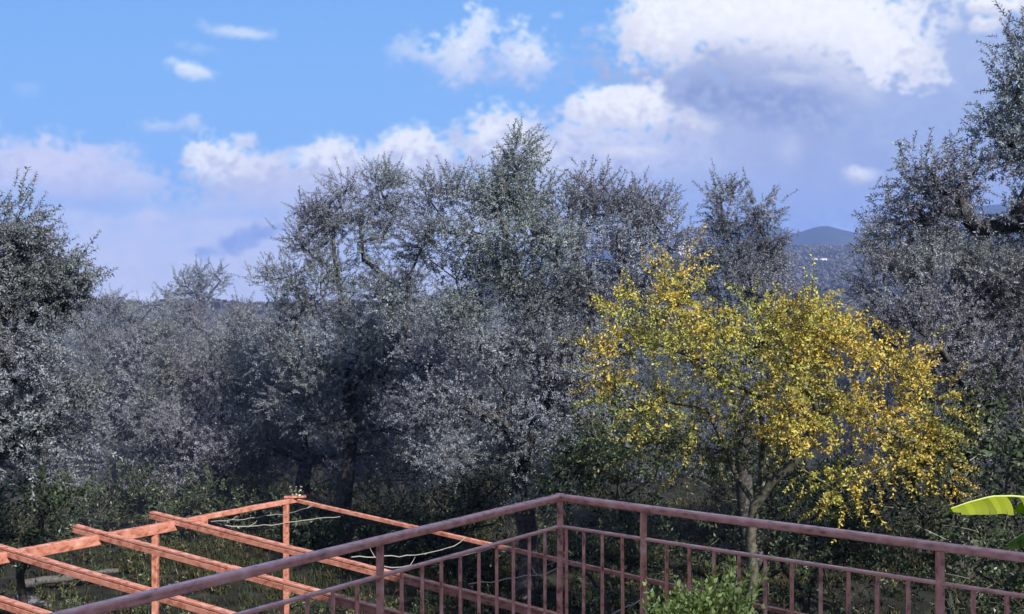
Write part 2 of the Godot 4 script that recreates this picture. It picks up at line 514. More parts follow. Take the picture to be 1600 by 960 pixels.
# A tree: trunk points from the ground up, crown as lobes [centre, radius, density, tint]; limbs grow from the trunk to points spread through the lobes.
# opt: shoots (list of meshes), leaf (material), bark, per_tip, tip_r, trunk_r, size (shoot scale), up, tips, spread, leaves (individual leaf parts), leaf_mesh
func tree(called: String, label: String, category: String, base: Vector3, trunk: Array, lobes: Array, opt: Dictionary, group := "") -> Node3D:
	var root := thing(called, label, category, base, group)
	var pos: Array[Vector3] = []
	var par: Array[int] = []
	var used: Array[int] = []
	for i in trunk.size():
		pos.append(trunk[i] - base)
		par.append(i - 1)
		used.append(0)
	for limb in opt.get("limbs", []):
		var from_ := trunk.size() - 1
		for q in limb:
			pos.append(q - base)
			par.append(from_)
			used.append(0)
			from_ = pos.size() - 1
	var tips := []
	for lb in lobes:
		var c: Vector3 = lb[0] - base
		var airy: float = opt.get("airy", 1.0) if lb[0].y > EYE + 0.9 else 1.0
		var n := maxi(4, int(opt.get("tips", 24.0) * lb[1] * lb[1] * lb[2] * airy))
		for i in n:
			var v: Vector3 = ball().normalized() * lb[1] * pow(rng.randf_range(0.12, 1.0), 0.4)
			v.y *= 0.9
			if c.y + v.y < 0.15: v.y = 0.2 + rng.randf() * 0.3 - c.y
			tips.append([c + v, v / lb[1], lb[3]])
	var fork: Vector3 = trunk[trunk.size() - 1] - base
	tips.sort_custom(func(a, b): return a[0].distance_squared_to(fork) < b[0].distance_squared_to(fork))
	var ends := []
	var far: Array[float] = []
	for i in pos.size(): far.append(0.0 if i == 0 else far[par[i]] + pos[i].distance_to(pos[par[i]]) * 0.3)
	var first := maxi(0, trunk.size() - 3)
	for t in tips:
		var p: Vector3 = t[0]
		var best := first
		var cost := 1e9
		for i in range(first, pos.size()):
			var q := p - pos[i]
			var d := q.length() * (1.0 + 0.25 * maxf(0.0, -q.y / (q.length() + 0.01))) + far[i] * 0.22
			if d < cost:
				cost = d
				best = i
		var from := pos[best]
		var gap := from.distance_to(p)
		var lead := (from - pos[par[best]]).normalized() if par[best] >= 0 else Vector3.UP
		var steps := clampi(int(gap / 0.3), 1, 9)
		var at := best
		var ctrl := from + (lead * 0.5 + Vector3.UP * 0.25) * gap * 0.45
		for i in range(1, steps + 1):
			var u := float(i) / steps
			var v := from.lerp(ctrl, u).lerp(ctrl.lerp(p, u), u)
			if i < steps: v += ball(0.05 + 0.03 * gap)
			pos.append(v)
			par.append(at)
			used.append(0)
			far.append(far[at] + v.distance_to(pos[at]))
			at = pos.size() - 1
		ends.append([at, t])
	for e in ends:
		var i: int = e[0]
		while i >= 0:
			used[i] += 1
			i = par[i]
	var st := mb()
	var tr: float = opt.get("trunk_r", 0.16)
	var tipr: float = opt.get("tip_r", 0.008)
	var power := log(tr / tipr) / log(maxf(2.0, used[0]))
	var thick := func(i: int) -> float: return tipr * pow(maxf(1.0, used[i]), power)
	var kids := {}
	for i in pos.size():
		if par[i] >= 0:
			if not kids.has(par[i]) or used[kids[par[i]]] < used[i]: kids[par[i]] = i
	# runs of nodes: each follows its thickest child
	for i in pos.size():
		if i > 0 and kids[par[i]] == i: continue
		var line := []
		var rad := []
		if i > 0:
			line.append(pos[par[i]])
			rad.append(minf(thick.call(i) * 1.25, thick.call(par[i])))
		var k := i
		while true:
			line.append(pos[k])
			rad.append(thick.call(k) * (1.35 if k == 0 else 1.0))
			if not kids.has(k): break
			k = kids[k]
		if line.size() > 1: tube(st, line, rad, 7 if rad[0] > 0.03 else 4, 0.12 if rad[0] > 0.05 else 0.0)
	part(root, "trunk", done(st), opt.get("bark", M.olive_bark))
	var kinds: Array = opt.shoots
	var where := []
	var tints := []
	for i in kinds.size():
		where.append([])
		tints.append([])
	var per: int = opt.get("per_tip", 24)
	var sp: float = opt.get("spread", 0.24)
	var size: float = opt.get("size", 1.0)
	var up: float = opt.get("up", 0.35)
	var outer := []
	var loose: int = opt.get("leaves", 0)
	for e in ends:
		var t: Array = e[1]
		var c: Vector3 = pos[e[0]]
		var back: Vector3 = pos[par[e[0]]]
		var clump := rng.randf_range(0.55, 1.45)
		var tone := rng.randf_range(0.82, 1.2)
		for k in int(per * clump):
			var o := Vector3(rng.randfn(), rng.randfn() * 0.8, rng.randfn()) * sp * 0.6
			var p := c.lerp(back, rng.randf() * 0.8) + o
			if p.y < 0.05: continue
			var dir: Vector3 = (t[1] * 0.55 + o.normalized() * 0.45 + Vector3.UP * up + ball(0.7))
			var f := frame(dir).rotated(dir.normalized(), rng.randf() * TAU)
			var s := size * rng.randf_range(0.7, 1.25)
			var which := rng.randi() % kinds.size()
			var col: Color = t[2]
			if opt.has("tint"): col = opt.tint.call(p + base, col)
			var g := tone * rng.randf_range(0.85, 1.18)
			where[which].append(Transform3D(f.scaled(Vector3.ONE * s), p))
			tints[which].append(Color(col.r * g, col.g * g, col.b * g))
			if loose: outer.append([(p + base).distance_squared_to(Vector3(0, EYE, 0)) - 6.0 * rng.randf(), p, dir, Color(col.r * g, col.g * g, col.b * g)])
	for i in kinds.size():
		scatter(root, "foliage", kinds[i], opt.leaf, where[i], tints[i])
	if loose:
		outer.sort_custom(func(a, b): return a[0] < b[0])
		var made := {}
		for i in mini(loose, outer.size()):
			var e: Array = outer[i * maxi(1, mini(4, outer.size() / loose))]
			var f := frame(e[2]).rotated(e[2].normalized(), rng.randf() * TAU)
			var tone := clampi(int(rng.randf() * 6), 0, 5)
			var key := "%d %d" % [tone, int(e[3].g * 5.0)]
			if not made.has(key):
				var ls := mb()
				ls.set_smooth_group(-1)
				var c: Color = e[3]
				var base_top: Color = opt.leaf_top
				var top := Color(base_top.r * c.r, base_top.g * c.g, base_top.b * c.b) * (0.8 + tone * 0.09)
				leaf(ls, Vector3.ZERO, Vector3(0, 0, 1), Vector3(1, 0, 0), opt.leaf_size[0], opt.leaf_size[1], top, top * 1.1, 0.2)
				made[key] = ls.commit()
			part(root, "leaf", made[key], opt.leaf, Transform3D(f.scaled(Vector3.ONE * rng.randf_range(0.8, 1.2)), e[1] + ball(0.08)))
	return root


# lobes given as [x, y, radius] on the picture plane at distance d, set at depth d + dz
func lobes_at(d: float, rows: Array, tint := Color.WHITE) -> Array:
	var out := []
	for r in rows:
		var dz: float = r[4] if r.size() > 4 else 0.0
		var t: Color = r[5] if r.size() > 5 else tint
		out.append([px(r[0], r[1], d) + Vector3(0, 0, -dz), r[2] / F * d, r[3] if r.size() > 3 else 1.0, t])
	return out


func _ready() -> void:
	# ------------------------------------------------------------ camera, sky, sun
	rng.seed = 7
	land_noise.seed = 4
	land_noise.frequency = 0.01
	land_noise.fractal_octaves = 4
	var cam := Camera3D.new()
	cam.name = "camera"
	cam.position = Vector3(0, EYE, 0)
	cam.fov = rad_to_deg(2.0 * atan(480.0 / F))
	cam.near = 0.05
	cam.far = 9000.0
	add_child(cam)
	var we := WorldEnvironment.new()
	we.name = "world_environment"
	var env := Environment.new()
	env.background_mode = Environment.BG_SKY
	env.sky = make_sky()
	env.sky_rotation = Vector3(0, PI, 0)     # the panorama's middle lies straight ahead
	env.tonemap_mode = Environment.TONE_MAPPER_LINEAR
	env.tonemap_exposure = 1.85
	env.sdfgi_enabled = true
	env.ssao_enabled = true
	env.ssil_enabled = true
	env.volumetric_fog_enabled = true
	env.volumetric_fog_density = 0.0
	env.fog_enabled = true
	env.fog_mode = Environment.FOG_MODE_EXPONENTIAL
	env.fog_density = 0.00028
	env.fog_light_color = Color(0.50, 0.68, 1.0)
	we.environment = env
	add_child(we)
	var sun := DirectionalLight3D.new()
	sun.name = "sun"
	sun.light_color = Color(1.0, 0.965, 0.93)
	sun.light_energy = 1.55
	sun.light_angular_distance = 0.5
	sun.shadow_enabled = true
	sun.basis = Basis.looking_at(-SUN, Vector3.UP)
	add_child(sun)
	materials()
	setting()
	house()
	balcony()
	pergola()
	garden()
	small_things()
	haze()


func setting() -> void:
	var radii := [0.0]
	var r := 3.0
	while r < 2200.0:
		radii.append(r)
		r *= 1.14 if r > 60.0 else 1.22
	struct("ground", polar(0.0, radii, -180.0, 180.0, 160, land), M.soil)
	var hr := []
	for i in 26: hr.append(1150.0 + i * 46.0)
	struct("mountain_ridge", polar(1150.0, hr, -42.0, 42.0, 260, mountain_y), M.mountain_scrub)
	# woods on the hill: far-off crowns that read as one mass
	var st := mb()
	st.set_smooth_group(-1)
	for i in 260:
		var v := ball().normalized()
		v.y = absf(v.y) * 1.0 - 0.15
		var lump := 0.78 + 0.3 * sin(v.x * 7.0 + 1.0) * cos(v.z * 6.0) + rng.randf_range(-0.12, 0.12)
		var p := Vector3(v.x, v.y * 0.95 + 0.55, v.z) * lump
		var f := frame(v + ball(0.9))
		var s := rng.randf_range(0.10, 0.19)
		var g := rng.randf_range(0.5, 1.5)
		st.set_color(Color(0.06 * g, 0.068 * g, 0.062 * g))
		var fl := 1.0 if f.z.dot(v) < 0.0 else -1.0
		for q in [[-1, -1], [1, -1], [1.1, 1], [-1, -1], [1.1, 1], [-0.8, 1]]: st.add_vertex(p + (f.x * q[0] * fl + f.y * q[1]) * s)
	var crown := done(st)
	var where := []
	var tints := []
	for i in 15000:
		var az := rng.randf_range(-26.0, 30.0)
		var rr := 170.0 + 850.0 * pow(rng.randf(), 0.75)
		if az < -2.0 and rr > 500.0: continue
		if (absf(az - 15.8) < 0.45 and rr > 535.0 and rr < 606.0) or (absf(az - 17.1) < 0.5 and rr > 555.0 and rr < 628.0) or (absf(az - 12.8) < 0.4 and rr > 730.0 and rr < 806.0) or (absf(az - 9.06) < 0.4 and rr > 640.0 and rr < 706.0): continue
		var x := rr * sin(deg_to_rad(az))
		var z := -rr * cos(deg_to_rad(az))
		var s := rng.randf_range(2.0, 4.2)
		where.append(Transform3D(Basis(Vector3.UP, rng.randf() * TAU).scaled(Vector3(s, s * rng.randf_range(0.75, 1.15), s)), Vector3(x, land(x, z) - 0.4, z)))
		var g := rng.randf_range(0.6, 1.5)
		tints.append(Color(g * rng.randf_range(0.9, 1.2), g, g * rng.randf_range(0.85, 1.1)))
	var woods := scatter(self, "hillside_woods", crown, M.distant_crown, where, tints)
	tag(woods, "dense woods covering the far hillside below the blue mountain", "woods", "", "stuff")


func box(st: SurfaceTool, o: Vector3, u: Vector3, v: Vector3, h: float) -> void:      # a box on the floor plan o, o+u, o+u+v, o+v
	st.set_smooth_group(-1)
	var c := [o, o + u, o + u + v, o + v]
	var up := Vector3(0, h, 0)
	var turn := u.cross(v).y < 0.0
	for k in 4:
		var n := (k + 1) % 4
		if turn: quad(st, c[n], c[n] + up, c[k] + up, c[k])
		else: quad(st, c[k], c[k] + up, c[n] + up, c[n])
	if turn:
		quad(st, c[0] + up, c[1] + up, c[2] + up, c[3] + up)
		quad(st, c[3], c[2], c[1], c[0])
	else:
		quad(st, c[3] + up, c[2] + up, c[1] + up, c[0] + up)
		quad(st, c[0], c[1], c[2], c[3])


func haze() -> void:
	# a thin damp haze that hangs between the trees of the grove
	var f := FogVolume.new()
	f.name = "haze_bank"
	f.shape = RenderingServer.FOG_VOLUME_SHAPE_BOX
	f.size = Vector3(80, 9, 31)
	f.position = Vector3(-6, 4.4, -33.5)
	var m := FogMaterial.new()
	m.density = 0.0058
	m.albedo = Color(0.72, 0.76, 0.95)
	f.material = m
	add_child(f, true)
	tag(f, "thin bluish haze hanging between the trees of the grove", "haze", "", "stuff")


func house() -> void:
	# the house that the balcony belongs to: behind the viewer and to the right, out of the picture
	var root := thing("house", "white rendered house with clay roof that the balcony belongs to", "house")
	var st := mb()
	box(st, rail(4.4, -0.2, -0.2), ALONG * 7.0, ACROSS * 5.69, 6.2)
	part(root, "wall", done(st), M.white_wall)
	st = mb()
	box(st, rail(-1.3, 5.5, -0.2), ALONG * 12.7, ACROSS * 6.0, 8.8)
	part(root, "wall", done(st), M.white_wall)
	st = mb()
	box(st, rail(4.2, -0.4, 6.01), ALONG * 7.4, ACROSS * 5.88, 0.14)
	box(st, rail(-1.5, 5.3, 8.61), ALONG * 13.1, ACROSS * 6.4, 0.2)
	part(root, "roof", done(st), M.clay_roof)
	st = mb()
	box(st, rail(-0.08, -0.08, FLOOR_Y - 0.18), ALONG * 4.47, ACROSS * 5.57, 0.18)
	part(root, "balcony_slab", done(st), M.floor_tile)
	st = mb()
	box(st, rail(4.36, 1.4, FLOOR_Y + 0.01), ALONG * 0.035, ACROSS * 0.95, 2.1)
	part(root, "door", done(st), M.shutter_wood)


func balcony() -> void:
	var root := thing("balcony_railing", "weathered terracotta painted iron railing around the balcony corner", "railing")
	var top := EYE - 0.75
	var mid := top - 0.137
	var low := FLOOR_Y + 0.09
	var hand := rounded(0.037, 0.028, 0.009, 4)
	var strip := rounded(0.02, 0.012, 0.004, 2)
	var rod := rounded(0.013, 0.013, 0.003, 2)
	var post := rounded(0.0245, 0.0245, 0.004, 2)
	for s in 2:
		var n := 14
		var e := 4.36 if s == 0 else 5.46
		var ends := []
		for y in [top - 0.02, mid, low]:
			ends.append([rail(0, 0, y), rail(e, 0, y) if s == 0 else rail(0, e, y)])
		var st := mb()
		var d: Vector3 = (ends[0][1] - ends[0][0]).normalized()
		bar(st, ends[0][0] - d * (0.0 if s == 0 else 0.0), ends[0][1], hand, n, 0.0012, true)
		part(root, "handrail", done(st), M.railing_paint)
		for k in [1, 2]:
			st = mb()
			bar(st, ends[k][0] + d * 0.014, ends[k][1], strip, n, 0.0012)
			part(root, "middle_rail" if k == 1 else "bottom_rail", done(st), M.railing_paint)
	var stc := mb()
	bar(stc, rail(0, 0, top - 0.0345), rail(0, 0, top - 0.0055), rounded(0.036, 0.036, 0.014, 4))
	part(root, "corner_cap", done(stc), M.railing_paint)
	# posts
	for p in [[0.0, 0.0], [1.03, 0.0], [2.06, 0.0], [3.09, 0.0], [4.12, 0.0], [0.0, 0.39], [0.0, 1.493], [0.0, 2.596], [0.0, 3.699], [0.0, 4.802]]:
		var st := mb()
		var a := rail(p[0], p[1], FLOOR_Y)
		bar(st, a, rail(p[0], p[1], top - 0.033), post, 5, 0.0012)
		part(root, "post", done(st), M.railing_paint)
	# balusters
	var spots := []
	for k in range(1, 40):
		if k % 10 and k != 41: spots.append([0.103 * k, 0.0])
	for r in [0.035, 0.112, 0.205, 0.3]: spots.append([0.0, r])
	for k in range(1, 55):
		if k % 11 and k < 50: spots.append([0.0, 0.39 + 0.1003 * k])
	for p in spots:
		var st := mb()
		var lean := ball(0.004)
		bar(st, rail(p[0], p[1], low + 0.006), rail(p[0], p[1], mid - 0.006) + Vector3(lean.x, 0, lean.z), rod, 2, 0.001)
		part(root, "baluster", done(st), M.railing_paint)


func pergola() -> void:
	var root := thing("pergola", "terracotta painted steel pergola frame beyond the railing", "pergola")
	var bd := Vector3(-0.6, 0, 0.8)                  # along the beam, towards the viewer's left
	var pd := Vector3(0.894, -0.107, 0.435)          # along the purlins, sloping down to the right
	var far := Vector3(-1.75, EYE - 1.56, -8.67)
	# deep beam on the near part, a thinner one beyond it
	var st := mb()
	bar(st, far + bd * 0.83, far + bd * 5.2, rounded(0.05, 0.07, 0.006, 2), 10, 0.002)
	part(root, "beam", done(st), M.pergola_paint)
	st = mb()
	bar(st, far - bd * 0.10 + Vector3(0, 0.02, 0), far + bd * 0.829 + Vector3(0, 0.02, 0), rounded(0.036, 0.038, 0.005, 2), 4, 0.002)
	part(root, "beam", done(st), M.pergola_paint)
	# stubs on the beam's end and the far corner
	st = mb()
	bar(st, far + Vector3(-0.06, 0.049, 0.01), far + Vector3(0.11, 0.05, -0.02), rounded(0.05, 0.014, 0.003, 2))
	part(root, "corner_plate", done(st), M.pergola_paint)
	# purlins: channel with a groove below the upper lip
	var chan := PackedVector2Array([Vector2(0.022, 0.025), Vector2(-0.022, 0.025), Vector2(-0.022, 0.014), Vector2(-0.015, 0.012), Vector2(-0.015, 0.007), Vector2(-0.022, 0.005), Vector2(-0.022, -0.025), Vector2(0.022, -0.025)])
	chan.reverse()
	st = mb()
	bar(st, Vector3.ZERO, pd * 0.05, rounded(0.012, 0.012, 0.003, 1))
	var bolt := done(st)
	for t in [1.1, 1.7, 2.33, 2.95, 3.6]:
		var c: Vector3 = far + bd * t + Vector3(0, 0.035, 0)
		st = mb()
		bar(st, c - pd * 0.22, c + pd * 4.6, chan, 12, 0.0025)
		var pu := part(root, "purlin", done(st), M.pergola_paint)
		for k in 9:
			var q := c + pd * (0.35 + k * 0.45 + rng.randf_range(-0.1, 0.1)) + pd.cross(Vector3.UP).normalized() * -0.023 + Vector3(0, 0.0095, 0)
			part(pu, "bolt", bolt, M.olive_bark, Transform3D(Basis(), q))
	# the thin far purlin
	st = mb()
	bar(st, far + pd * 0.06 + Vector3(0, 0.03, 0), far + pd * 5.0 + Vector3(0, 0.03, 0), rounded(0.03, 0.03, 0.004, 2), 12, 0.003)
	part(root, "purlin", done(st), M.pergola_paint)
	st = mb()
	var sl: Vector3 = far + bd * 1.7 + Vector3(0, 0.035, 0) + pd * 1.12
	bar(st, sl, sl + pd * 0.16, rounded(0.052, 0.058, 0.006, 2))
	part(root, "splice_sleeve", done(st), M.pergola_paint)
	# posts
	for t in [0.06, 1.26, 3.3]:
		var p: Vector3 = far + bd * t
		st = mb()
		bar(st, Vector3(p.x, -0.1, p.z), Vector3(p.x, p.y + (0.0 if t < 0.5 else -0.036), p.z), rounded(0.044, 0.044, 0.006, 2), 5, 0.002)
		part(root, "post", done(st), M.pergola_paint)
	for t in [1.2, 3.0]:
		var p: Vector3 = far + bd * t + pd * 4.4 + Vector3(0, 0.07, 0)
		st = mb()
		bar(st, Vector3(p.x, -0.1, p.z), p, rounded(0.044, 0.044, 0.006, 2), 5, 0.002)
		part(root, "post", done(st), M.pergola_paint)
	# dry vine shoots on the frame
	var g := "dry vine shoots trained over the pergola"
	var vines := [
		["pale dry vine shoot stretched past the far pergola post", [[350, 822, 8.1], [395, 823, 8.15], [440, 819, 8.25], [490, 811, 8.3], [532, 808, 8.4]]],
		["thin grey vine shoot rising behind the far pergola post to the thin purlin", [[330, 816, 8.7], [400, 809, 8.6], [450, 803, 8.5], [490, 792, 8.4]]],
		["pale vine shoot curling up to the thin purlin beside the railing's middle post", [[548, 871, 7.6], [600, 870, 7.7], [650, 868, 7.8], [690, 859, 7.85], [715, 853, 7.9], [728, 840, 7.95]]],
		["vine shoot running just under the middle rail before the corner post", [[600, 886, 7.4], [660, 885, 7.4], [710, 871, 7.4], [770, 858, 7.5]]],
		["forked vine shoot crossing the corner post to the thin purlin", [[730, 914, 7.1], [780, 908, 7.2], [820, 901, 7.2], [850, 898, 7.3], [880, 886, 7.4], [903, 877, 7.45]]],
		["bare vine shoot beside the post right of the railing corner", [[955, 962, 6.9], [980, 950, 6.9], [1002, 938, 6.9]]],
	]
	for v in vines:
		var pts := []
		var rad := []
		var o: Vector3 = px(v[1][0][0], v[1][0][1], v[1][0][2])
		var cv := Curve3D.new()
		for i in v[1].size():
			var q := px(v[1][i][0], v[1][i][1], v[1][i][2]) - o
			var nx: Vector3 = px(v[1][mini(i + 1, v[1].size() - 1)][0], v[1][mini(i + 1, v[1].size() - 1)][1], v[1][mini(i + 1, v[1].size() - 1)][2]) - o
			var pv: Vector3 = px(v[1][maxi(i - 1, 0)][0], v[1][maxi(i - 1, 0)][1], v[1][maxi(i - 1, 0)][2]) - o
			cv.add_point(q, (pv - nx) / 6.0, (nx - pv) / 6.0)
		var b := cv.get_baked_length()
		var n := int(b / 0.06) + 2
		for i in n:
			pts.append(cv.sample_baked(b * i / (n - 1.0)) + ball(0.008))
			rad.append(lerpf(0.0042, 0.0026, float(i) / n))
		st = mb()
		tube(st, pts, rad, 5, 0.2)
		for i in range(3, n - 1, 6):
			var d := (ball(0.07) + Vector3(0, 0.03, 0))
			tube(st, [pts[i], pts[i] + d * 0.6 + ball(0.01), pts[i] + d], [0.0035, 0.0025, 0.0015], 4)
		var vt := thing("vine_shoot", v[0], "vine", o, g)
		part(vt, "stem", done(st), M.vine_bark)


	var sp := thing("vine_sprig", "small leafy vine sprig on top of the pergola's far corner", "vine", far + Vector3(0.01, 0.055, 0))
	var leafy := shoot(0.12, 4, 0.035, 0.026, Color(0.3, 0.32, 0.2), Color(0.4, 0.42, 0.3), 0.9, Color(0.2, 0.18, 0.14))
	for k in 3:
		part(sp, "stem", leafy, M.glossy_leaf, Transform3D(frame(Vector3(-0.4 + 0.4 * k, 1.2, 0.2)).scaled(Vector3.ONE * 0.7), Vector3(0.02 * k, 0, 0)))


func garden() -> void:
	# leafy shoots shared by all trees of a kind
	var ot := Color(0.228, 0.25, 0.26)
	var ou := Color(0.27, 0.29, 0.316)
	var stem := Color(0.12, 0.11, 0.09)
	var olive := [shoot(0.24, 12, 0.052, 0.018, ot, ou, 0.9, stem), shoot(0.30, 15, 0.05, 0.017, ot, ou, 1.0, stem), shoot(0.18, 10, 0.055, 0.018, ot, ou, 0.8, stem)]
	var yt := Color(0.535, 0.472, 0.11)
	var yellow := [shoot(0.24, 9, 0.055, 0.028, yt, yt * 1.1, 0.9, Color(0.2, 0.16, 0.1)), shoot(0.32, 11, 0.051, 0.026, yt, yt * 1.1, 1.0, Color(0.2, 0.16, 0.1))]
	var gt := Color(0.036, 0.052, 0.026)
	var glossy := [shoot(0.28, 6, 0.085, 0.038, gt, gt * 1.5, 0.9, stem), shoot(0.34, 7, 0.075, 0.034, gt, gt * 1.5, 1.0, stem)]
	var o := {"shoots": olive, "leaf": M.olive_leaf, "bark": M.olive_bark, "per_tip": 38, "trunk_r": 0.15, "up": 0.25, "airy": 0.62}
	var cool := Color(0.98, 1.0, 1.08)
	var drift := FastNoiseLite.new()
	drift.seed = 31
	drift.frequency = 0.42
	drift.fractal_octaves = 3
	o.tint = func(p: Vector3, c: Color) -> Color:
		var n := drift.get_noise_3dv(p) * 2.2
		var k := drift.get_noise_3dv(p * 1.6 + Vector3(40, 0, 9)) * 2.0
		var t := Color(0.98, 1.035, 0.91) if n > 0.0 else Color(1.02, 0.97, 1.03)
		t = Color(1, 1, 1).lerp(t, clampf(absf(n), 0.0, 1.0)) * (1.0 + 0.28 * clampf(k, -1.0, 1.0))
		return Color(c.r * t.r, c.g * t.g, c.b * t.b)
	var base := func(x: float, d: float) -> Vector3: return Vector3((x - 800.0) / F * d, -0.05, -d)
	var trunk := func(b: Vector3, x: float, y: float, d: float) -> Array:
		var t := px(x, y, d)
		var a := []
		for i in 5:
			var u := i / 4.0
			a.append(b.lerp(t, u) + (Vector3(sin(u * 4.0 + b.x) * 0.1, 0, cos(u * 5.0 + b.z) * 0.1) if i > 0 and i < 4 else Vector3.ZERO))
		return a

	# the tall spired olive in the middle
	var d := 16.0
	var b: Vector3 = base.call(820, d)
	tree("olive_tree", "tallest silvery olive tree, with a thin spire, standing behind the railing corner", "olive tree", b, trunk.call(b, 815, 720, d), lobes_at(d, [
		[812, 238, 16, 2.2], [814, 268, 20, 1.6], [806, 310, 46, 1.0], [695, 300, 34, 0.7], [700, 340, 60, 0.7], [745, 310, 48, 0.7], [770, 345, 60, 0.8], [860, 320, 60, 0.8], [880, 350, 60, 0.7], [925, 305, 40, 0.8], [975, 330, 50, 0.8], [950, 350, 60, 0.7], [1020, 335, 36, 0.7], [1045, 345, 36, 0.7],
		[720, 390, 80, 1.0], [830, 400, 95, 1.0, -0.5], [930, 400, 80, 0.9], [1010, 410, 70, 0.8], [680, 480, 70, 0.8, 0.4], [780, 500, 100, 1.0, -0.7], [900, 500, 100, 0.9, -0.4],
		[700, 580, 90, 1.0, -0.4], [820, 600, 100, 1.0, -0.8], [640, 620, 60, 0.8], [920, 610, 70, 0.8], [760, 680, 80, 0.8, -0.6], [870, 690, 70, 0.7, -0.5], [820, 740, 60, 0.4, -0.3], [690, 690, 60, 0.5, -0.2], [960, 480, 70, 0.8, 0.5]], cool), o)
	# the airy two-headed olive left of it
	d = 19.0
	b = base.call(545, d)
	tree("olive_tree", "airy olive tree with two loose heads, between the slender far tree and the spired olive", "olive tree", b, trunk.call(b, 545, 600, d), lobes_at(d, [
		[600, 285, 28, 0.7], [575, 305, 40, 0.5], [540, 325, 34, 0.5], [605, 345, 40, 0.45], [560, 370, 50, 0.45], [490, 335, 34, 0.55], [470, 375, 44, 0.65], [520, 385, 50, 0.6], [435, 440, 40, 0.9], [500, 440, 55, 1.0], [570, 440, 55, 0.9], [630, 445, 40, 0.6],
		[450, 520, 70, 0.9], [550, 530, 80, 1.0, -0.4], [620, 540, 55, 0.8, 0.3], [500, 620, 80, 0.8, -0.3], [590, 640, 80, 0.8, 0.2], [540, 690, 70, 0.6, 0.4], [600, 710, 60, 0.4, 0.4]], cool), o)
	# the olive behind the yellow tree
	d = 18.0
	b = base.call(1184, d)
	tree("olive_tree", "slender silvery olive tree rising directly behind the yellow tree", "olive tree", b, trunk.call(b, 1150, 600, d), lobes_at(d, [
		[1140, 305, 24, 1.0], [1160, 345, 38, 0.9], [1190, 325, 26, 0.7], [1130, 390, 40, 1.0], [1190, 400, 46, 0.9], [1080, 400, 40, 0.7], [1150, 460, 90, 1.0], [1230, 470, 60, 0.9], [1060, 470, 60, 0.9], [1150, 560, 110, 0.7], [1240, 600, 80, 0.6]], cool), o)
	# the near olive at the left edge
	d = 11.0
	b = base.call(-70, d)
	tree("olive_tree", "near olive tree with coarse silvery leaves beside the pergola's left beam", "olive tree", b, trunk.call(b, -50, 700, d), lobes_at(d, [
		[16, 356, 30, 1.0], [-30, 380, 56, 1.0], [50, 400, 36, 0.9], [10, 440, 80, 1.1, -0.2], [75, 440, 44, 1.0], [112, 470, 28, 1.2], [45, 510, 75, 1.0, -0.2], [-50, 520, 110, 0.9], [10, 610, 90, 1.0, -0.3], [80, 600, 46, 0.9], [-40, 680, 110, 0.8], [45, 690, 76, 0.9]], Color(0.8, 0.83, 0.86)), o.merged({"per_tip": 40, "tips": 27.0, "up": 0.0, "spread": 0.2, "airy": 1.0}, true))
	# the great olive at the right edge: bare bough and high head
	d = 12.5
	b = base.call(1740, d)
	tree("olive_tree", "tallest olive at the right edge, with a bare dark bough against the cloud", "olive tree", b, trunk.call(b, 1680, 420, d), lobes_at(d, [
		[1600, 70, 18, 1.2], [1592, 125, 24, 0.8], [1640, 120, 50, 0.8], [1585, 185, 36, 1.0], [1640, 200, 60, 0.7], [1550, 215, 26, 1.0], [1600, 240, 24, 0.6], [1470, 270, 38, 1.0], [1430, 275, 24, 0.9], [1520, 290, 34, 0.7], [1432, 320, 28, 1.0], [1490, 325, 40, 0.9], [1560, 340, 40, 0.8], [1640, 340, 70, 0.8], [1410, 352, 20, 0.8]], cool), o.merged({"per_tip": 26, "trunk_r": 0.17, "tip_r": 0.01, "tips": 22.0, "up": 0.1, "airy": 0.8}, true))
	d = 17.0
	b = base.call(1500, d)
	tree("olive_tree", "broad hazy grey olive tree below the bare bough, right of the yellow tree", "olive tree", b, trunk.call(b, 1500, 640, d), lobes_at(d, [
		[1385, 385, 28, 1.1], [1420, 372, 42, 1.0], [1480, 370, 60, 1.0], [1560, 380, 70, 1.0], [1640, 390, 80, 1.0], [1395, 440, 54, 1.0], [1470, 450, 90, 1.1], [1570, 460, 90, 1.1], [1660, 470, 90, 1.0], [1440, 540, 90, 0.9], [1540, 560, 100, 1.0], [1640, 580, 100, 1.0], [1560, 660, 90, 0.8], [1450, 640, 90, 0.7]], Color(1.02, 0.98, 1.02)), o)
	# the low grey grove in the left half
	var g := "low grey olives of the grove"
	var grove := [
		[215, 25.0, "rounded low olive tree in the hazy grove next to the near olive", [[170, 520, 60], [230, 510, 60], [215, 570, 90], [150, 620, 80], [270, 600, 80], [210, 680, 90], [140, 720, 80], [290, 700, 70]]],
		[340, 22.0, "pale low olive tree in the middle of the hazy grove with yellowish tips", [[300, 540, 60], [370, 530, 64], [335, 590, 84, 1.0, -0.6], [260, 650, 70, 1.0, -0.5], [400, 620, 80], [330, 680, 95, 1.0, -0.4], [400, 720, 80], [270, 740, 70]]],
		[480, 21.0, "low olive tree in the hazy grove with bare forked limbs near the pergola's far post", [[440, 560, 60], [510, 560, 70], [450, 640, 90, 0.8], [540, 650, 90, 0.8], [400, 700, 70, 0.8], [500, 740, 80, 0.5], [590, 710, 80, 0.6]]],
	]
	for q in grove:
		b = base.call(q[0], q[1])
		tree("olive_tree", q[2], "olive tree", b, trunk.call(b, q[0], 720, q[1]), lobes_at(q[1], q[3], Color(1.0, 0.98, 1.04)), o.merged({"per_tip": 38, "size": 1.05, "tips": 20.0, "up": 0.1}, true), g)
	# the slender tree on the skyline
	d = 34.0
	b = base.call(310, d)
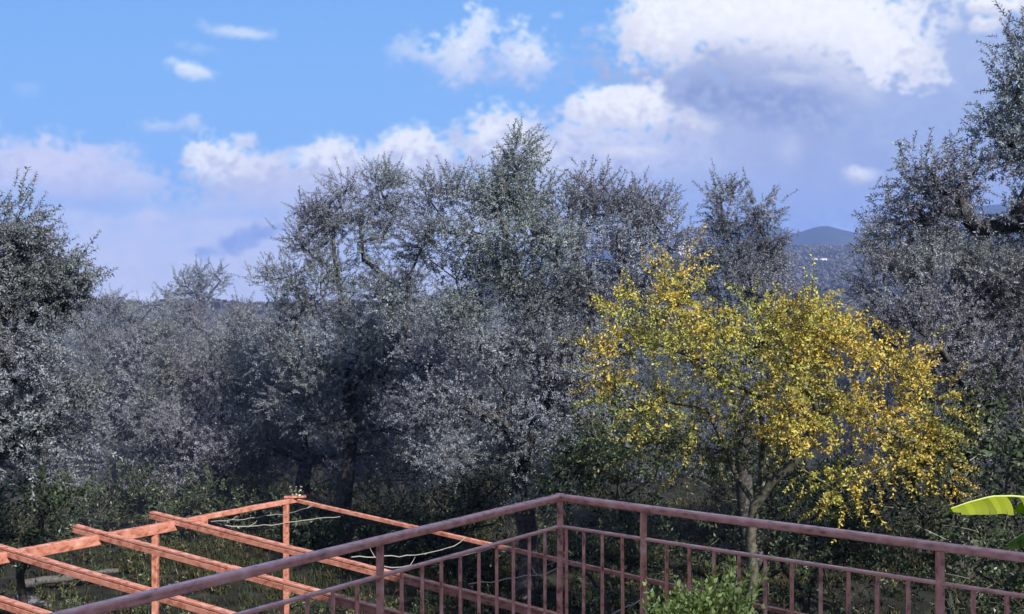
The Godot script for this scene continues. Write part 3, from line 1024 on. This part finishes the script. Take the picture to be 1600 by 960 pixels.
	tree("slender_tree", "small slender tree alone on the skyline left of the two-headed olive", "tree", b, trunk.call(b, 308, 470, d), lobes_at(d, [[312, 422, 16, 1.0], [335, 432, 15, 0.9], [285, 440, 16, 0.9], [325, 452, 18, 0.8], [300, 462, 18, 0.7], [272, 458, 8, 0.8]], Color(0.7, 0.75, 0.75)), {"shoots": olive, "leaf": M.olive_leaf, "per_tip": 11, "tips": 60.0, "spread": 0.2, "size": 1.3, "trunk_r": 0.07, "tip_r": 0.014})
	# the row of olives at the back of the grove, one built and set out again
	d = 40.0
	b = base.call(700, d)
	var back := tree("olive_tree", "dark olive tree in the back row of the grove", "olive tree", b, trunk.call(b, 700, 560, d), lobes_at(d, [[700, 505, 40], [650, 530, 50], [750, 530, 50], [700, 570, 70], [630, 600, 60], [770, 600, 60], [700, 650, 70]], Color(0.8, 0.85, 0.85)), o.merged({"per_tip": 22, "size": 1.5, "tips": 15.0}, true), "olives of the back row")
	for q in [[60, 42.0], [150, 47.0], [235, 44.0], [330, 46.0], [415, 43.0], [510, 47.0], [600, 44.0], [800, 46.0], [900, 42.0], [1000, 45.0], [1100, 41.0], [1220, 36.0], [1330, 34.0], [1440, 33.0], [1560, 36.0], [20, 30.0], [640, 29.0], [760, 31.0], [900, 29.0], [1020, 28.0]]:
		var c := back.duplicate() as Node3D
		c.name = numbered("olive_tree")
		c.position = base.call(q[0], q[1])
		c.rotation.y = rng.randf() * TAU
		c.scale = Vector3.ONE * rng.randf_range(0.88, 1.12)
		add_child(c, true)

	# the yellowing tree
	d = 12.0
	b = base.call(1170, d)
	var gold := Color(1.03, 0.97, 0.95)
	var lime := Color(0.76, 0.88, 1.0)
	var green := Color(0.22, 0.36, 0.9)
	var yl := lobes_at(d, [
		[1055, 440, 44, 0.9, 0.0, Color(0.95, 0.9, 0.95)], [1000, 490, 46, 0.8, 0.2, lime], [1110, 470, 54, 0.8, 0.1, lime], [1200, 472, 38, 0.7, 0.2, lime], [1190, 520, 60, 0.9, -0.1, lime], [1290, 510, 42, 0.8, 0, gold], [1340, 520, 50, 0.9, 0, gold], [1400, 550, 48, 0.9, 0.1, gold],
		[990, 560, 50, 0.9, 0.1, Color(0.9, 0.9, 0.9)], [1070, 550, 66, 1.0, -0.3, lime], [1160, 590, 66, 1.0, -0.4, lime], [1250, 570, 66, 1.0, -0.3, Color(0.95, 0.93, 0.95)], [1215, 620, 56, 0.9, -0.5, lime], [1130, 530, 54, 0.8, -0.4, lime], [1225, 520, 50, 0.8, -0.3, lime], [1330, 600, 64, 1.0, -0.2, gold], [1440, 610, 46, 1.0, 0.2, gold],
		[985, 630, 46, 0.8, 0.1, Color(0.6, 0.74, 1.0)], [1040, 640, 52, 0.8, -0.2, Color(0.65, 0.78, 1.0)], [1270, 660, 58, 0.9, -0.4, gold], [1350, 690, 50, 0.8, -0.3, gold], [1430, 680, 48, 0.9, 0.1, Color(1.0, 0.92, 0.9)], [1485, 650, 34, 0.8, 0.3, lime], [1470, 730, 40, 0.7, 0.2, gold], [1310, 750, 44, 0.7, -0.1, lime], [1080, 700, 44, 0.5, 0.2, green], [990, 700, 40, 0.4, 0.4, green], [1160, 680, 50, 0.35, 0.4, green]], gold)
	var patch := FastNoiseLite.new()
	patch.seed = 5
	patch.frequency = 1.3
	var tint := func(p: Vector3, c: Color) -> Color:
		var n := patch.get_noise_3dv(p) * 1.6 + rng.randfn() * 0.28
		if n > 0.0: return c.lerp(Color(1.1, 0.92, 0.8), clampf(n * 0.6, 0.0, 0.6))
		return c.lerp(Color(0.5, 0.64, 0.95), clampf(-n * 0.8, 0.0, 0.8))
	var tr := [b, px(1165, 985, d), px(1178, 900, d), px(1172, 840, d), px(1180, 788, d)]
	var limbs := [[px(1152, 748, d), px(1134, 700, d + 0.1), px(1104, 640, d)], [px(1189, 742, d), px(1193, 690, d - 0.1), px(1187, 620, d - 0.15)], [px(1208, 752, d - 0.1), px(1240, 726, d - 0.2), px(1262, 684, d - 0.3)]]
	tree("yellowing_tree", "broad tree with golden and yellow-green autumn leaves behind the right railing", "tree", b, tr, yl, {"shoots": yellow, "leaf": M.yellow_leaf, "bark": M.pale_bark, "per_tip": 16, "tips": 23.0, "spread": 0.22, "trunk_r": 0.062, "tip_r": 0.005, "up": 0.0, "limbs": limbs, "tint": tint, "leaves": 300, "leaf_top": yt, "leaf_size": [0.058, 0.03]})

	weed = glossy[0]
	# dark broad-leaved shrubs below it
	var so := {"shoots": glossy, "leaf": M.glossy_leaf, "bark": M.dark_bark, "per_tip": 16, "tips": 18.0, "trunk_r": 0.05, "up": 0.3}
	for q in [
		[960, 14.5, "dark green broad-leaved shrub between the spired olive and the yellow tree", [[900, 700, 50, 0.8], [960, 690, 70, 0.8], [1020, 720, 70, 0.9], [910, 780, 70, 0.9], [1000, 800, 80, 0.9], [940, 860, 80], [1060, 850, 70]]],
		[1260, 13.6, "dark green shrub filling the space below the yellow tree's right limbs", [[1230, 760, 60, 0.7], [1310, 770, 70, 0.8], [1260, 840, 80, 0.9], [1360, 830, 80, 0.9], [1190, 870, 70], [1320, 910, 80]]],
		[1480, 12.6, "glossy dark shrub just behind the post before the banana plant", [[1440, 690, 50, 0.8], [1500, 700, 60, 0.8], [1540, 640, 44, 0.8, 0.4], [1450, 770, 70], [1530, 780, 70], [1420, 850, 70], [1500, 870, 80]]],
		[1610, 10.8, "shrub with pale glinting leaves at the right edge behind the banana leaf", [[1580, 710, 40, 0.8], [1640, 700, 70, 0.8], [1570, 850, 50, 0.9], [1630, 800, 80], [1560, 930, 60], [1640, 900, 80]]]]:
		b = base.call(q[0], q[1])
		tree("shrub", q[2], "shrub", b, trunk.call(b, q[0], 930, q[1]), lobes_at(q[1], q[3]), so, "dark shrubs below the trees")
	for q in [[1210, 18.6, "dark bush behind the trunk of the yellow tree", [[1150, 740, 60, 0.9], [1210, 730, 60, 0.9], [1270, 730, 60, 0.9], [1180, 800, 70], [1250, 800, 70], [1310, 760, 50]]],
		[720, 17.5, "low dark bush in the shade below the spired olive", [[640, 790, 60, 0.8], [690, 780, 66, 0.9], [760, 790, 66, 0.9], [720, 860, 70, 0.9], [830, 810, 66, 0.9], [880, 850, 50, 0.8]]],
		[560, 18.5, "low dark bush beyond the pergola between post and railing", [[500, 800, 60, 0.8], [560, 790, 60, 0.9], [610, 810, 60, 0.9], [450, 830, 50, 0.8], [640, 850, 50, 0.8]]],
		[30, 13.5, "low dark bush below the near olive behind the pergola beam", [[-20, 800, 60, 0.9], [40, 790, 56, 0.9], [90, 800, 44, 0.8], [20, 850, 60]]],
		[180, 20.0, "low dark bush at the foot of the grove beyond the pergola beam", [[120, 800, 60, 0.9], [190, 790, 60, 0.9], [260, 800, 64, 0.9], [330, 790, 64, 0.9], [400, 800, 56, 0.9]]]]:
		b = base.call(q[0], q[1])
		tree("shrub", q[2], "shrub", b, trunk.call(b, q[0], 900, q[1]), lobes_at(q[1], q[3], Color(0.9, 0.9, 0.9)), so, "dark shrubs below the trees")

	# the shrub in a pot on the balcony
	var at := px(1105, 480, 3.42)
	at.y = FLOOR_Y + 0.001
	var pot := thing("plant_pot", "round clay pot on the balcony floor holding the bright green shrub", "plant pot", at)
	var st := mb()
	var lp := []
	var lr := []
	for q in [[0.0, 0.02], [0.0, 0.13], [0.25, 0.17], [0.3, 0.172], [0.3, 0.19], [0.35, 0.192], [0.35, 0.165], [0.31, 0.16], [0.305, 0.01]]:
		lp.append(Vector3(0, q[0] + lp.size() * 0.0001, 0))
		lr.append(q[1])
	tube(st, lp, lr, 24)
	part(pot, "bowl", done(st), M.clay_pot)
	st = mb()
	st.set_smooth_group(-1)
	for k in 20: tri(st, Vector3(0, 0.318, 0), Vector3(cos(TAU * (k + 1) / 20), 0, sin(TAU * (k + 1) / 20)) * 0.16 + Vector3(0, 0.308, 0), Vector3(cos(TAU * k / 20), 0, sin(TAU * k / 20)) * 0.16 + Vector3(0, 0.308, 0))
	part(pot, "potting_soil", done(st), M.soil)
	b = at + Vector3(0, 0.312, 0)
	var bt := Color(0.60, 0.63, 0.19)
	var bright := [shoot(0.12, 7, 0.031, 0.017, bt, bt * 1.5, 0.7, Color(0.15, 0.2, 0.06)), shoot(0.09, 6, 0.028, 0.016, bt, bt * 1.5, 0.9, Color(0.15, 0.2, 0.06))]
	tree("potted_shrub", "bright green small-leaved shrub in the clay pot inside the railing", "shrub", b, [b, b + Vector3(0.01, 0.06, 0), b + Vector3(0, 0.13, 0.01)], lobes_at(3.42, [
		[1105, 1022, 42], [1070, 1030, 32], [1143, 1028, 34], [1048, 1046, 28], [1082, 984, 15], [1118, 976, 14], [1144, 994, 15], [1060, 1000, 13], [1110, 1066, 62], [1166, 1048, 26]]), {"shoots": bright, "leaf": M.glossy_leaf, "bark": M.olive_bark, "per_tip": 9, "tips": 1900.0, "spread": 0.05, "trunk_r": 0.016, "tip_r": 0.0018, "up": 0.9, "leaves": 300, "leaf_top": bt * 1.15, "leaf_size": [0.03, 0.017]})


func blade(root: Node3D, called: String, pts: Array, width: float, fold: float, col: Color, seedling: int) -> void:
	# a banana leaf: two halves hung from a midrib, torn here and there
	var cv := Curve3D.new()
	for i in pts.size():
		var nx: Vector3 = pts[mini(i + 1, pts.size() - 1)]
		var pv: Vector3 = pts[maxi(i - 1, 0)]
		cv.add_point(pts[i], (pv - nx) / 6.0, (nx - pv) / 6.0)
	var len := cv.get_baked_length()
	var r := RandomNumberGenerator.new()
	r.seed = seedling
	var n := 30
	var rib := []
	var rr := []
	for i in n + 1:
		rib.append(cv.sample_baked(len * i / n))
		rr.append(lerpf(0.018, 0.003, float(i) / n))
	var st := mb()
	tube(st, rib, rr, 6)
	var root_leaf := part(root, called, done(st), M.banana_rib)
	for s in [-1.0, 1.0]:
		st = mb()
		st.set_smooth_group(0)
		var rag := 1.0
		for i in range(5, n):
			if r.randf() < 0.05 or (s < 0.0 and i > 18 and i < 21): continue
			var edge := []
			if r.randf() < 0.12: rag = r.randf_range(0.7, 0.95)
			else: rag = minf(1.0, rag + 0.1)
			for e in 2:
				var u := float(i + e) / n
				var w := width * 0.5 * pow(sin(PI * clampf((u - 0.12) / 0.9, 0.0, 1.0)), 0.55)
				var d: Vector3 = (cv.sample_baked(len * minf(u + 0.02, 1.0)) - cv.sample_baked(len * (u - 0.02))).normalized()
				var side: Vector3 = d.cross(Vector3.UP).normalized() * s
				var down := Vector3.UP.slide(d).normalized()
				var row := []
				for k in 4:
					var v := k / 3.0
					var a := fold + v * 0.5
					row.append(rib[i + e] + (side * cos(a) - down * sin(a) * 0.9) * w * v * (rag if k == 3 else 1.0) + d * w * 0.12 * v + (ball(0.004) if k == 3 else Vector3.ZERO))
				edge.append(row)
			var g := r.randf_range(0.8, 1.15) * (0.72 if i % 7 == 3 else 1.0)
			for k in 3:
				st.set_color(Color(col.r * g, col.g * g, col.b * g))
				if s > 0: quad(st, edge[0][k], edge[0][k + 1], edge[1][k + 1], edge[1][k])
				else: quad(st, edge[0][k], edge[1][k], edge[1][k + 1], edge[0][k + 1])
		part(root_leaf, "blade_half", done(st), M.banana_blade)


func small_things() -> void:
	mat("banana_rib", lin(0.35, 0.42, 0.12), 0.5)
	var d := 7.6
	var foot := Vector3(4.25, -0.05, -7.7)
	var root := thing("banana_plant", "banana plant whose broad yellow-green leaf reaches in beside the railing", "banana plant", foot)
	var st := mb()
	tube(st, [Vector3.ZERO, Vector3(0.02, 1.0, 0), Vector3(-0.02, 2.0, 0.02), Vector3(-0.03, 2.75, 0.02)], [0.14, 0.12, 0.1, 0.06], 10, 0.05)
	part(root, "stem", done(st), M.banana_rib)
	var crown := foot + Vector3(-0.03, 2.7, 0.02)
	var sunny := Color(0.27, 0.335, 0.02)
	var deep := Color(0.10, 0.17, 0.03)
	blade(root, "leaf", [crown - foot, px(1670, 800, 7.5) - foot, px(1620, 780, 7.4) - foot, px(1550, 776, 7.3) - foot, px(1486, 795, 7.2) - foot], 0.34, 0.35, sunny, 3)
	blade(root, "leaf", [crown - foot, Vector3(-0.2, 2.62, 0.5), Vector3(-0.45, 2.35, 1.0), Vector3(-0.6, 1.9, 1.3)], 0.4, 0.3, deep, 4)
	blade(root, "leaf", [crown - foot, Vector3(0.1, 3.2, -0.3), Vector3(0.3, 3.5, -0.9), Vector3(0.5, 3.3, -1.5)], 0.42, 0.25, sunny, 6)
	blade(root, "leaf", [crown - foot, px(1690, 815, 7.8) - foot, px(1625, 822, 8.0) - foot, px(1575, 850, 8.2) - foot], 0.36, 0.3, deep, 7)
	# grass and weeds
	st = mb()
	st.set_smooth_group(-1)
	for i in 26:
		var a := rng.randf() * TAU
		var lean := rng.randf_range(0.2, 0.9)
		var h := rng.randf_range(0.04, 0.15)
		var o := ball(0.12)
		o.y = 0
		var out := Vector3(cos(a), 0, sin(a))
		var sd := out.cross(Vector3.UP) * rng.randf_range(0.006, 0.018)
		var m1 := o + out * h * lean * 0.4 + Vector3(0, h * 0.7, 0)
		var tip := o + out * h * lean + Vector3(0, h, 0)
		var g := rng.randf_range(0.7, 1.4)
		st.set_color(Color(0.03 * g, 0.036 * g, 0.022 * g))
		for v in [o - sd, o + sd, m1, o - sd, m1, m1 - sd, m1, tip, m1 - sd * 0.8]: st.add_vertex(v)
	var tuft := done(st)
	var where := []
	var tints := []
	var thin := FastNoiseLite.new()
	thin.frequency = 0.25
	for i in 26000:
		var z := -rng.randf_range(7.0, 30.0)
		var x := rng.randf_range(-0.56, 0.56) * -z
		if thin.get_noise_2d(x, z) < 0.05 and rng.randf() < 0.85: continue
		var s := rng.randf_range(0.5, 1.3)
		where.append(Transform3D(Basis(Vector3.UP, rng.randf() * TAU).scaled(Vector3(s, s * rng.randf_range(0.6, 1.2), s)), Vector3(x, land(x, z), z)))
		var g := rng.randf_range(0.7, 1.4)
		tints.append(Color(g * rng.randf_range(0.8, 1.5), g, g * 0.9))
	tag(scatter(self, "grass", tuft, M.grass_blade, where, tints), "rough grass and weeds under the trees", "grass", "", "stuff")
	# low broad-leaved weeds
	where = []
	tints = []
	for i in 9000:
		var z := -rng.randf_range(9.0, 24.0)
		var x := rng.randf_range(-0.56, 0.56) * -z
		if thin.get_noise_2d(x * 1.7 + 50.0, z * 1.7) < -0.02: continue
		var s := rng.randf_range(0.5, 1.1)
		var dir := Vector3(0, 1, 0) + ball(0.8)
		var g := rng.randf_range(0.5, 1.5)
		where.append(Transform3D(frame(dir).scaled(Vector3.ONE * s), Vector3(x, land(x, z) - 0.01, z)))
		tints.append(Color(g * rng.randf_range(0.8, 1.6), g, g * 0.8))
	tag(scatter(self, "weeds", weed, M.glossy_leaf, where, tints), "low broad-leaved weeds among the grass under the trees", "weeds", "", "stuff")
	# fallen pale log and stones below the pergola
	var lo := Vector3(px(30, 920, 16.5).x, 0.0, -16.5)
	var log_ := thing("fallen_log", "pale dead log lying in the grass beyond the pergola's left purlins", "log", lo)
	st = mb()
	var pts := []
	var rad := []
	for i in 9:
		pts.append(Vector3(i * 0.17, 0.1 + 0.015 * i + ball(0.01).y, -0.05 * i) + ball(0.012))
		rad.append(lerpf(0.075, 0.035, i / 8.0))
	pts.push_front(pts[0] + Vector3(-0.015, 0, 0))
	rad.push_front(0.03)
	tube(st, pts, rad, 9, 0.12)
	tube(st, [pts[4], pts[4] + Vector3(0.08, 0.1, 0.03), pts[4] + Vector3(0.2, 0.16, 0.02)], [0.03, 0.02, 0.01], 6)
	part(log_, "trunk", done(st), M.dead_wood)
	var stones := [[62, 945, 0.16, "pale flat stone below the fallen log at the pergola's left end"], [150, 950, 0.1, "small pale stone beside the pergola's front post"], [40, 938, 0.2, "largest pale stone below the broken end of the fallen log"], [110, 940, 0.09, "smallest pale stone lying right below the middle of the fallen log"]]
	for q in stones:
		var p := px(q[0], q[1], F * EYE / (q[1] - 480.0))
		p.y = land(p.x, p.z) + 0.02
		var sm := mb()
		sm.set_smooth_group(0)
		var sph := SphereMesh.new()
		sph.radial_segments = 12
		sph.rings = 7
		var arr := sph.get_mesh_arrays()
		var vs: PackedVector3Array = arr[Mesh.ARRAY_VERTEX]
		for i in arr[Mesh.ARRAY_INDEX]:
			var v: Vector3 = vs[i] * 2.0
			v *= 0.8 + 0.5 * thin.get_noise_3dv(v * 4.0 + p * 3.0)
			sm.add_vertex(Vector3(v.x * 1.3, v.y * 0.5, v.z) * q[2])
		var so := thing("stone", q[3], "stone", p, "stones below the pergola")
		part(so, "boulder", done(sm), M.stone)
	# houses on the hillside
	house_far("single white house on the wooded hillside, the one nearest the yellow tree", px(1282, 416, 600.0), 8.4, 4.4, 0.25)
	house_far("white house with two blocks on the wooded hillside beside the grey olive", px(1322, 416, 620.0), 10.0, 4.4, -0.3, true)
	house_far("small pale house on the hill seen past the slender olive's crown", px(1188, 387, 800.0), 8.0, 4.5, 0.1)
	house_far("pale house on the hill between the spired olive and the slender olive", px(1072, 394, 700.0), 9.0, 4.2, -0.1)


func house_far(label: String, at: Vector3, w: float, h: float, turn: float, two := false) -> void:
	var root := thing("hillside_house", label, "house", at, "white houses on the hillside")
	root.rotation.y = turn
	var blocks := [[Vector3(-w / 2, 0, 0), w, h]]
	if two: blocks = [[Vector3(-w / 2, -0.5, 0), w * 0.42, h * 0.8], [Vector3(-w * 0.06, 0, -0.6), w * 0.6, h]]
	for q in blocks:
		var o: Vector3 = q[0]
		var st := mb()
		box(st, o - Vector3(0, 9, 0), Vector3(q[1], 0, 0), Vector3(0, 0, -6), q[2] + 9.0)
		part(root, "wall", done(st), M.white_wall)
		st = mb()
		st.set_smooth_group(-1)
		var e := 0.35
		var a := o + Vector3(-e, q[2], e)
		var b2 := o + Vector3(q[1] + e, q[2], e)
		var c := o + Vector3(q[1] + e, q[2], -6 - e)
		var dd := o + Vector3(-e, q[2], -6 - e)
		var r1 := o + Vector3(1.2, q[2] + 0.8, -3)
		var r2 := o + Vector3(q[1] - 1.2, q[2] + 0.8, -3)
		quad(st, a, b2, r2, r1)
		tri(st, b2, c, r2)
		quad(st, c, dd, r1, r2)
		tri(st, dd, a, r1)
		quad(st, dd, c, b2, a)
		part(root, "roof", done(st), M.slate_roof)
		var n := maxi(2, int(q[1] / 2.4))
		for i in n:
			st = mb()
			box(st, o + Vector3(q[1] * (i + 0.5) / n - 0.5, q[2] - 2.6, 0.06), Vector3(1.0, 0, 0), Vector3(0, 0, -0.05), 1.4)
			part(root, "window", done(st), M.dark_glass)
